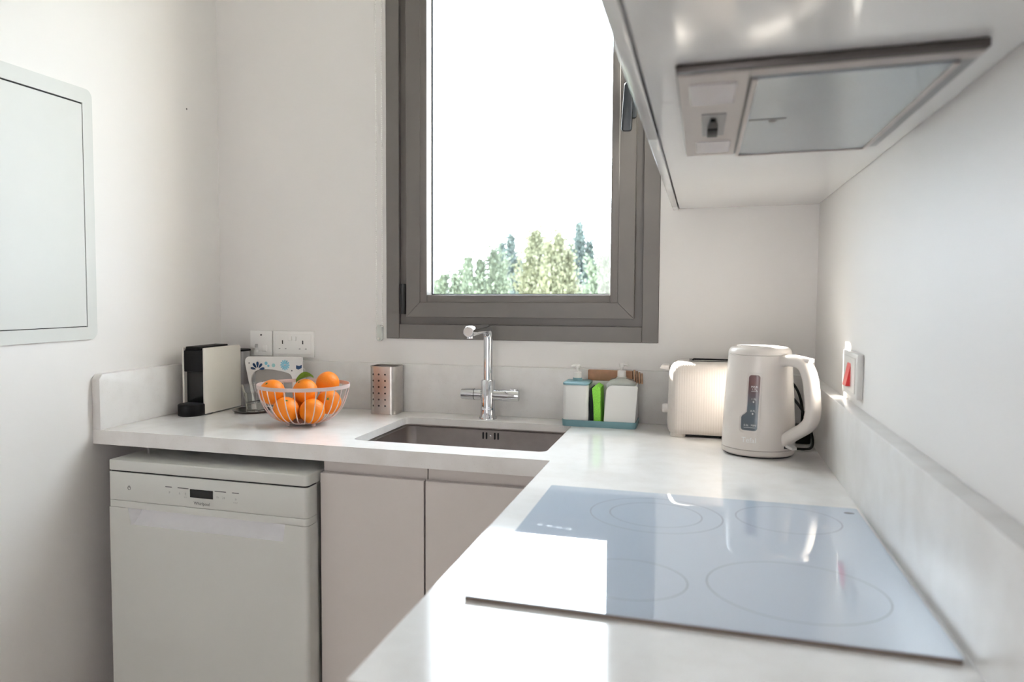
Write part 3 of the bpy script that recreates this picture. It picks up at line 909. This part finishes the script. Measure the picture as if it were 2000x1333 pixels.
for k, (p, r, rot, lab) in enumerate(OR):
    mtx = Matrix.Translation(p) @ Euler([radians(a) for a in rot]).to_matrix().to_4x4()
    t = thing('orange', (p[0], p[1], p[2] - r), lab, 'orange', 'oranges in the wire basket')
    mk('fruit', xf(orange_geo(r, k), mtx), M['orange'], t, ang=80)
    star = []
    for i in range(10):
        a = 2 * pi * i / 10
        q = .0052 if i % 2 else .0026
        star.append((q * cos(a), q * sin(a)))
    mk('calyx', xf(join(prism(star, r * .918, r * .935), lathe([(0, r * .93), (.0013, r * .93), (.0012, r * .99), (0, r * .99)], (0, 0, 0), 8)), mtx), M['stem'], t)
    if k == 2:
        # bent leaf rising behind the fruit
        L, Wd = .056, .0185
        def lf(u, v):
            s = u * L
            w = Wd * sin(pi * min(1, u * .97 + .02)) ** .8 * v
            fold = abs(v) * .006
            x = -1.0995 + s * .93
            y = 1.992 + .012 * sin(u * 2.6) - w * .85
            z = 1.020 + .020 * sin(u * 2.2) + w * .45 + fold - .004 * u
            return (x, y, z)
        g = grid(lf, lin(0, 1, 13), lin(-1, 1, 7))
        mk('leaf', g, M['leaf'], t, label='green leaf')
        mk('stalk', tube([(-1.0985, 1.992, 1.021), (-1.0975, 1.993, 1.010), (-1.093, 1.992, 1.004)], .0013, 8), M['stem'], t)

# ------------------------------------------------------------------ cutlery holder
ch = thing('cutlery_holder', (-.937, 2.272, ZC), 'perforated stainless steel cutlery holder between the basket and the sink', 'cutlery holder')
hp = rpoly([(-.978, 2.232), (-.890, 2.232), (-.890, 2.309), (-.978, 2.309)], [.018, .018, .012, .012], 7)
hin = [(-.934 + (x + .934) * .972, 2.2705 + (y - 2.2705) * .968) for x, y in hp]
mk('cup', loft([[(x, y, ZC + .0005) for x, y in hp], [(x, y, 1.0485) for x, y in hp], [(x, y, 1.0485) for x, y in hin], [(x, y, ZC + .004) for x, y in hin]], True, True), M['steel'], ch)
mk('rim', tube([(x, y, 1.0483) for x, y in hp], .0013, 6, closed=True), M['steel'], ch)
holes = []
for cxh in (-.9625, -.9445, -.9235):
    for k in range(6):
        cz = .9265 + .0195 * k
        yy = 2.232 - .0004
        if cxh < -.96: yy = 2.232 + .0001
        holes.append(prism([(cxh + .0031 * cos(a), cz + .0031 * sin(a)) for a in lin(0, 2 * pi, 13)[:-1]], yy, yy + .003, 'y'))
hh = mk('perforation', join(*holes), M['dark'], ch, smooth=False)

# ------------------------------------------------------------------ sink caddy
cd = thing('sink_caddy', (-.272, 2.245, ZC), 'white and teal sink caddy with tray base on the worktop right of the tap', 'caddy')
tp_ = rpoly([(-.3725, 2.198), (-.167, 2.198), (-.167, 2.308), (-.3725, 2.308)], .014, 6)
tin = [(-.26975 + (x + .26975) * .975, 2.253 + (y - 2.253) * .955) for x, y in tp_]
mk('tray', loft([[(x * .985 - .26975 * .015, 2.253 + (y - 2.253) * .97, ZC) for x, y in tp_], [(x, y, .9185) for x, y in tp_], [(x, y, .9185) for x, y in tin], [(x, y, .9045) for x, y in tin]]), M['teal'], cd)
mk('back_wall', box(-.369, -.1765, 2.2985, 2.3025, .9055, 1.021), M['caddywhite'], cd, bevel=(.001, 1))
hf = rpoly([(-.2565, .905), (-.1715, .905), (-.1640, 1.019), (-.249, 1.019)], [.002, .002, .004, .018], 6)
fw = mk('holder_front', prism(hf, 2.2035, 2.2065, 'y'), M['caddywhite'], cd, bevel=(.0008, 1))
mk('holder_side', prism(rpoly([(2.2065, .905), (2.302, .905), (2.302, 1.019), (2.2065, 1.019)], .002), -.1735, -.1705, 'x'), M['caddywhite'], cd, smooth=False)

def pump(par, cx, cy, z, m_neck, s=1.0, dx=-1):
    nk = mk('pump_collar', lathe([(0, z), (.0095 * s, z), (.0095 * s, z + .016), (.006, z + .018), (.004, z + .019), (.004, z + .030), (0, z + .030)], (cx, cy, 0), 20), m_neck, par)
    mk('pump_nozzle', join(lathe([(0, z + .028), (.0072, z + .028), (.0078, z + .036), (.006, z + .038), (0, z + .038)], (cx, cy, 0), 18),
                           tube([(cx, cy, z + .034), (cx + dx * .012, cy - .004, z + .034), (cx + dx * .017, cy - .006, z + .031)], [.0042, .0036, .0028], 10)), m_neck, nk)
sd = thing('soap_dispenser', (-.334, 2.25, .9045), 'square white soap dispenser with teal lid in the caddy', 'soap dispenser')
sp_ = rpoly([(-.370, 2.2045), (-.2985, 2.2045), (-.2985, 2.294), (-.370, 2.294)], .010, 5)
mk('body', prism(sp_, .9046, 1.0165), M['caddywhite'], sd, bevel=(.001, 1))
sp2 = [(-.33425 + (x + .33425) * 1.02, 2.249 + (y - 2.249) * 1.015) for x, y in sp_]
mk('lid', loft([[(x, y, 1.0165) for x, y in sp2], [(x, y, 1.0215) for x, y in sp2], [(-.33425 + (x + .33425) * .93, 2.249 + (y - 2.249) * .93, 1.0245) for x, y in sp_]]), M['teal'], sd)
mk('collar', lathe([(.013, 1.024), (.0135, 1.031), (.0125, 1.033), (0, 1.033)], (-.336, 2.252, 0), 22), M['teal'], sd)
pump(sd, -.336, 2.252, 1.033, M['white'], 1.15)

sg = thing('dish_sponge', (-.276, 2.25, .9046), 'bright green dish sponge with dark scouring side standing in the caddy', 'sponge')
mk('foam', prism(rpoly([(-.2835, .9048), (-.2635, .9048), (-.266, 1.010), (-.279, 1.018), (-.2895, 1.008), (-.2850, .960)], [.002, .002, .003, .004, .003, .02], 4), 2.210, 2.288, 'y'), M['sponge'], sg, bevel=(.0015, 2))
mk('scourer', prism(rpoly([(-.2950, .9048), (-.2840, .9048), (-.2855, .960), (-.2900, 1.008), (-.2940, 1.010), (-.2965, .96)], .0015, 3), 2.212, 2.288, 'y'), M['scour'], sg)

cbt = thing('soap_bottle', (-.213, 2.255, .9046), 'clear plastic pump bottle standing in the white caddy holder', 'bottle')
bp_ = rpoly([(-.2530, 2.216), (-.1720, 2.216), (-.1720, 2.290), (-.2530, 2.290)], .016, 6)
def sc2(f, z): return [(-.2125 + (x + .2125) * f, 2.253 + (y - 2.253) * f, z) for x, y in bp_]
mk('body', loft([sc2(.94, .9046), sc2(1, .909), sc2(1, 1.010), sc2(.95, 1.022), sc2(.75, 1.031), sc2(.34, 1.036), sc2(.32, 1.040)]), M['clearplastic'], cbt)
pump(cbt, -.2125, 2.253, 1.040, M['white'], 1.25, 1)

wb = thing('wooden_brush', (-.235, 2.306, 1.02), 'brown wooden brush lying along the back of the caddy', 'brush')
mk('block', prism(rrect(-.2505, 1.0365, .127, .031, .003), 2.3035, 2.3145, 'y'), M['wood'], wb, bevel=(.0015, 2))
for k in range(4):
    x = -.1835 + .0068 * k
    mk('bristle_row', prism(rpoly([(x, 1.018 - .001 * k), (x + .0048, 1.018 - .001 * k), (x + .0036, 1.054 - .003 * k), (x - .0012, 1.054 - .003 * k)], .001, 2), 2.3035, 2.3145, 'y'), M['bristle'], wb)

# ------------------------------------------------------------------ toaster
to = thing('toaster', (.054, 2.19, ZC), 'cream two-slot toaster with ribbed sides half hidden behind the kettle', 'toaster')
TX0, TX1, TY0, TY1 = -.0835, .160, 2.110, 2.272
tcx, tcy = (TX0 + TX1) / 2, (TY0 + TY1) / 2
def tr(ins, z, r):
    return [(x, y, z) for x, y in rpoly([(TX0 + ins, TY0 + ins), (TX1 - ins, TY0 + ins), (TX1 - ins, TY1 - ins), (TX0 + ins, TY1 - ins)], r, 7)]
mk('shell', loft([tr(.010, .9085, .022), tr(.005, .912, .026), tr(.001, .922, .030), tr(0, .94, .030), tr(.0025, 1.05, .030), tr(.004, 1.070, .029), tr(.0075, 1.082, .027), tr(.014, 1.0905, .024), tr(.024, 1.095, .020), tr(.034, 1.096, .014)]), M['toaster'], to, ang=50)
mk('underside', box(TX0 + .03, TX1 - .03, TY0 + .02, TY1 - .02, .9035, .910), M['dark'], to, smooth=False)
for x in (TX0 + .028, TX1 - .028):
    for y in (TY0 + .026, TY1 - .026):
        mk('foot', prism(rrect(x, y, .038, .032, .012), ZC, .912), M['toaster'], to, bevel=(.002, 2))
for y in (2.163, 2.222):
    mk('bread_slot', prism(rrect(tcx + .012, y, .165, .026, .008), 1.0945, 1.0965), M['dark'], to, smooth=False)
mk('warming_rack', join(tube([(tcx - .06, 2.1925, 1.099), (tcx + .09, 2.1925, 1.099)], .0022, 8), tube([(tcx - .06, 2.1925, 1.094), (tcx - .06, 2.1925, 1.099)], .0022, 8)), M['blackm'], to)
lvx = rpoly([(-.1065, 1.0735), (-.080, 1.0690), (-.080, 1.0830), (-.101, 1.0825)], .003, 4)
mk('lever', prism(lvx, 2.165, 2.215, 'y'), M['kettle'], to, bevel=(.002, 2))
mk('browning_dial', join(lathe([(0, -.0965), (.0105, -.0965), (.012, -.093), (.012, -.083), (0, -.083)], (0, 2.165, .9685), 22, 'x'), box(-.0985, -.095, 2.1635, 2.1665, .960, .977)), M['kettle'], to)

# ------------------------------------------------------------------ kettle
KX, KY = .128, 1.970
kt = thing('electric_kettle', (KX, KY, ZC), 'cream plastic electric kettle with a water gauge in the right corner', 'kettle')
KP = [(.918, .0800), (.93, .0797), (.97, .0783), (1.02, .0759), (1.07, .0727), (1.10, .0707), (1.120, .0694), (1.1315, .0686)]
def kr(z):
    if z <= KP[0][0]: return KP[0][1]
    for (z0, r0), (z1, r1) in zip(KP, KP[1:]):
        if z <= z1: return r0 + (r1 - r0) * (z - z0) / (z1 - z0)
    return KP[-1][1]
def ks(phi0, off=0.0):
    """(arc length, height) -> point on the kettle wall"""
    def f(s, z):
        r = kr(z)
        a = phi0 + s / r
        return (KX + (r + off) * cos(a), KY + (r + off) * sin(a), z)
    return f
mk('foot_ring', lathe([(0, ZC), (.073, ZC), (.0755, .9035), (0, .9035)], (KX, KY, 0), 48), M['dark'], kt)
kb = mk('power_base', lathe([(0, .9035), (.0765, .9035), (.0795, .9065), (.0803, .916), (.079, .9168), (0, .9168)], (KX, KY, 0), 56), M['kettle'], kt)
mk('body', lathe([(0, .9176), (.079, .9176)] + [(r, z) for z, r in KP] + [(.066, 1.1322), (0, 1.1322)], (KX, KY, 0), 64), M['kettle'], kt)
mk('lid', lathe([(.0675, 1.1322), (.0686, 1.1332), (.0680, 1.1385), (.0655, 1.1445), (.0605, 1.1485), (.053, 1.1505), (.03, 1.1520), (0, 1.1525)], (KX, KY, 0), 56), M['kettle'], kt)
# spout opposite the handle
HA = radians(-45)
sa = HA + pi
def pol(r, z, a=HA, t=0.0): return (KX + r * cos(a) - t * sin(a), KY + r * sin(a) + t * cos(a), z)
mk('spout', loft([[pol(.066, 1.085, sa, -.006), pol(.0725, 1.085, sa, 0), pol(.066, 1.085, sa, .006), pol(.055, 1.085, sa, 0)],
                  [pol(.064, 1.115, sa, -.018), pol(.083, 1.115, sa, 0), pol(.064, 1.115, sa, .018), pol(.05, 1.115, sa, 0)],
                  [pol(.062, 1.136, sa, -.022), pol(.092, 1.138, sa, 0), pol(.062, 1.136, sa, .022), pol(.05, 1.136, sa, 0)]]), M['kettle'], kt)
sec = rrect(0, 0, .025, .034, .0095, 4)
hpts = [(.060, 1.119), (.085, 1.1225), (.108, 1.121), (.1255, 1.110), (.1365, 1.086), (.1425, 1.050), (.1450, 1.018), (.1410, .994), (.1270, .977), (.106, .963), (.088, .951), (.074, .938)]
path = catmull([pol(r, z) for r, z in hpts], 5)
mk('handle', tube(path, 1.0, sec=sec, up=None if False else (cos(HA + pi / 2), sin(HA + pi / 2), 0)) if False else
   tube(path, 1.0, sec=[(b, a) for a, b in sec], up=(-sin(HA), cos(HA), 0)), M['kettle'], kt, ang=60)
mk('lid_button', loft([[pol(.098, 1.126, t=-.012), pol(.137, 1.1205, t=-.010), pol(.137, 1.1205, t=.010), pol(.098, 1.126, t=.012)],
                       [pol(.104, 1.1345, t=-.010), pol(.140, 1.1300, t=-.008), pol(.140, 1.1300, t=.008), pol(.104, 1.1345, t=.010)]]), M['kettle'], kt, bevel=(.0015, 2))
# raised seat of the lower handle end with the switch
f = ks(HA, .0022)
mk('switch_seat', grid(f, lin(-.021, .021, 9), lin(.9205, .957, 7)), M['kettle'], kt)
f = ks(HA, .0030)
mk('switch_slot', grid(f, lin(-.011, .011, 7), lin(.9235, .940, 4)), M['dark'], kt)
mk('switch_lever', loft([[pol(.079, .9275, t=-.008), pol(.079, .9275, t=.008), pol(.079, .9375, t=.008), pol(.079, .9375, t=-.008)],
                         [pol(.101, .9225, t=-.008), pol(.101, .9225, t=.008), pol(.101, .9290, t=.008), pol(.101, .9290, t=-.008)]]), M['white'], kt, bevel=(.0015, 2))
# gauge
GA = radians(-90 - 13.2)
zt_, zb_ = 1.0885, .9630
def gL(z, g=0.0):
    base_ = -.0095 + (.0035) * (z - zt_) / (zt_ - zb_)
    foot = -.0245
    z1, z2 = 1.006, .992
    if z >= z1: x = base_
    elif z <= z2: x = foot
    else:
        t = (z1 - z) / (z1 - z2)
        x = base_ + (foot - base_) * (t * t * (3 - 2 * t))
    return x
def gR(z): return .0140 + .0035 * (z - zt_) / (zt_ - zb_)
def corner(z, g, r=.006):
    d = min(zt_ + g - z, z - (zb_ - g))
    return r - sqrt(max(0, r * r - (r - d) ** 2)) if d < r else 0.0
def gauge_grid(g, off):
    f = ks(GA, off)
    zs = sorted(set([zb_ - g + .006 * (1 - cos(pi * k / 16)) for k in range(9)] + lin(zb_ - g + .006, zt_ + g - .006, 26) + [zt_ + g - .006 * (1 - cos(pi * k / 16)) for k in range(9)]))
    V, F, n = [], [], 11
    for z in zs:
        l, r = gL(z) - g + corner(z, g), gR(z) + g - corner(z, g)
        V += [f(l + (r - l) * i / (n - 1), z) for i in range(n)]
    for j in range(len(zs) - 1):
        F += [(j * n + i, j * n + i + 1, (j + 1) * n + i + 1, (j + 1) * n + i) for i in range(n - 1)]
    return V, F, zs
gv, gf, zs = gauge_grid(0.0, .0013)
gg = mk('water_gauge', (gv, gf), M['gauge'], kt, label='dark two-tone water gauge')
gv2, gf2, _ = gauge_grid(.0042, .0006)
mk('gauge_surround', (gv2, gf2), M['kettle'], kt)
n_ = 11
loop = [gv2[j * n_] for j in range(len(_))] + [gv2[(len(_) - 1 - j) * n_ + n_ - 1] for j in range(len(_))]
mk('gauge_bead', tube(loop, .0008, 6, closed=True), M['kettle'], kt)
fm = ks(GA, .0019)
def at(cs, cz): return lambda x, y: fm(cs + x, cz + y)
marks = [text_geo('MAX', .0065, at(.0025, 1.0620)), text_geo('1.7L', .0065, at(.0025, 1.0560)), text_geo('1.2L', .0062, at(.0018, 1.0345)), text_geo('0.7L', .0062, at(.0008, 1.0075)),
         text_geo('0.5L', .0062, at(-.0125, .9745)), text_geo('MIN', .0062, at(.0030, .9750))]
marks.append(grid(fm, lin(-.004, .009, 5), [1.0515, 1.0524]))
marks.append(grid(fm, lin(-.018, .0065, 8), [.9693, .9702]))
for cs_, cz_ in ((.0015, 1.0285), (.0005, 1.0015)):
    marks.append(([fm(cs_ - .0020, cz_), fm(cs_, cz_ - .003), fm(cs_ + .0020, cz_), fm(cs_, cz_ + .002)], [(0, 1, 2, 3)]))
mk('level_marks', join(*marks), M['whiteprint'], gg, smooth=False)
fb = ks(GA, .0007)
mk('lettering', text_geo('Tefal', .0165, lambda x, y: fb(-.0065 + x, .9405 + y)), M['whiteprint'], kt, smooth=False, label='white brand lettering')
# cord and plug
cord = [(.192, 2.020, .9085), (.210, 2.018, .906), (.232, 2.020, .9050), (.249, 2.036, .9065), (.2555, 2.062, .918), (.2540, 2.085, .938), (.2480, 2.115, .962), (.2380, 2.150, .985),
        (.2250, 2.185, 1.003), (.208, 2.225, 1.024), (.190, 2.25, 1.045), (.186, 2.262, 1.062), (.200, 2.262, 1.064), (.222, 2.235, 1.044), (.237, 2.205, 1.018), (.243, 2.175, .985), (.241, 2.150, .955), (.236, 2.132, .940)]
mk('power_cord', tube(catmull(cord, 6), .0033, 10), M['blackm'], kt, label='black power cord')
pg = mk('plug', loft([[(.2345 + x * s, 2.118 + y * s, z) for x, y in rrect(0, 0, .046, .040, .012, 5)] for s, z in ((.50, .950), (.82, .946), (1, .936), (1, .908), (.92, .9035))]), M['blackm'], kt, label='black plug')
for dx, dy in ((0, .011), (-.011, -.009), (.011, -.009)):
    mk('pin', box(.2345 + dx - .003, .2345 + dx + .003, 2.118 + dy - .002, 2.118 + dy + .002, ZC, .9045), M['steel'], pg, smooth=False)

# ------------------------------------------------------------------ outside: ground and conifers
struct('ground', box(-60, 60, 3.2, 120, -3.4, -3.2), M['ground'], smooth=False, label='dry open ground below the window')
def conifer(x25, z25, width, y, dens, m, seed, label, spires=((0, 1.0),), loose=0.25, blunt=.9):
    """x25, z25, width: where the top and the breadth appear at 25 m; the tree stands at depth y"""
    rnd = random.Random(seed)
    q = y / 25.0
    x, ztop, wd = x25 * q, 1.2675 + (z25 - 1.2675) * q, width * q
    zlow = -1.6
    t = thing('conifer', (x, y, -3.2), label, 'tree', 'conifers outside the window')
    V, F = [], []
    for hx, hs in spires:
        top = 1.2675 + (ztop - 1.2675) * hs
        Hh = top - zlow
        w1 = wd * (1.0 if len(spires) == 1 else .55)
        n = int(dens / len(spires) ** .6)
        for k in range(n):
            tt = rnd.random() ** .8
            if k < n * .06: tt = .93 + .07 * rnd.random()
            z = zlow + Hh * tt
            rr = w1 * .5 * ((1 - tt) / .45) ** blunt * (1 + loose * rnd.uniform(-1, 1)) + .02
            a = rnd.uniform(0, 2 * pi)
            spray = rnd.random() < .16
            rad = rr * (rnd.uniform(.95, 1.35) if spray else sqrt(rnd.uniform(.08, .9)))
            cx, cy = x + hx * q + rad * cos(a), y + rad * sin(a)
            up = Vector((cos(a) * rnd.uniform(.1, .6), sin(a) * rnd.uniform(.1, .6), rnd.uniform(.6, 1.2))).normalized()
            for j in range(5):
                d_ = (up + Vector((rnd.uniform(-.45, .45), rnd.uniform(-.45, .45), rnd.uniform(-.3, .3)))).normalized()
                l = rnd.uniform(.09, .22) * (1.1 - .5 * tt)
                w_ = rnd.uniform(.022, .05)
                sd_ = d_.cross(Vector((rnd.uniform(-1, 1), rnd.uniform(-1, 1), rnd.uniform(-1, 1)))).normalized() * w_
                b_ = Vector((cx + rnd.uniform(-.06, .06), cy + rnd.uniform(-.06, .06), z + rnd.uniform(-.08, .08))) + (up * (.09 * j) if spray else Vector((0, 0, 0)))
                i = len(V)
                V += [tuple(b_ - sd_ * .5), tuple(b_ + d_ * l * .5 - sd_), tuple(b_ + d_ * l), tuple(b_ + d_ * l * .45 + sd_)]
                F.append((i, i + 1, i + 2, i + 3))
    me = bpy.data.meshes.new('crown')
    me.from_pydata([(v[0] - x, v[1] - y, v[2] + 3.2) for v in V], [], F)
    me.materials.append(m)
    o = bpy.data.objects.new('crown', me)
    COL.objects.link(o)
    o.parent = t
    H = ztop - zlow
    mk('trunk', lathe([(.14, -3.2), (.11, zlow + .3), (.03, zlow + H * .6), (0, zlow + H * .7)], (x, y, 0), 10), M['bark'], t)
conifer(-5.12, 3.22, 1.0, 25.0, 2600, M['fol2'], 3, 'broad yellow-green conifer in the middle of the window view', blunt=.62, loose=.3)
conifer(-3.72, 3.48, 1.15, 29.0, 2400, M['fol1'], 5, 'tallest slim blue-green cypress right of the yellow-green conifer', loose=.2, spires=((0, 1.0), (.32, .72), (-.25, .70)))
conifer(-4.36, 3.10, .95, 22.0, 2200, M['fol2'], 8, 'loose pale conifer left of the tallest cypress', spires=((0, 1.0), (-.28, .82), (.3, .70)), loose=.45)
conifer(-5.92, 3.12, .85, 28.0, 2200, M['fol1'], 11, 'ragged dark cypress with a pointed tip left of the middle tree', spires=((0, 1.0), (-.30, .86), (.25, .62)), loose=.3)
conifer(-6.85, 2.62, 1.05, 22.5, 2200, M['fol3'], 14, 'dark green spiky cypress in the left half of the window', spires=((-.1, .78), (.35, 1.0), (-.5, .84), (.62, .7)), loose=.35)
conifer(-7.92, 2.02, .95, 26.0, 1700, M['fol3'], 17, 'small bushy conifer near the left edge of the window', spires=((-.3, .8), (.1, .85), (.42, 1.0)), loose=.3)
conifer(-8.45, 1.72, .60, 30.0, 900, M['fol3'], 19, 'lowest small conifer at the left window edge', loose=.3)
conifer(-2.92, 2.32, .8, 19.5, 2000, M['fol3'], 23, 'mid-green conifer at the right window edge', spires=((0, 1.0), (-.35, .75), (.4, .9)), loose=.35)
conifer(-5.50, 1.85, 1.5, 32.5, 1700, M['fol1'], 31, 'low bluish conifer filling the gap behind the middle trees', spires=((-.4, .9), (.3, 1.0)), loose=.35)
conifer(-4.55, 1.80, 1.7, 36.0, 1700, M['fol3'], 37, 'low conifer farthest back between the two tall cypresses', spires=((-.4, .9), (.4, 1.0)), loose=.35)
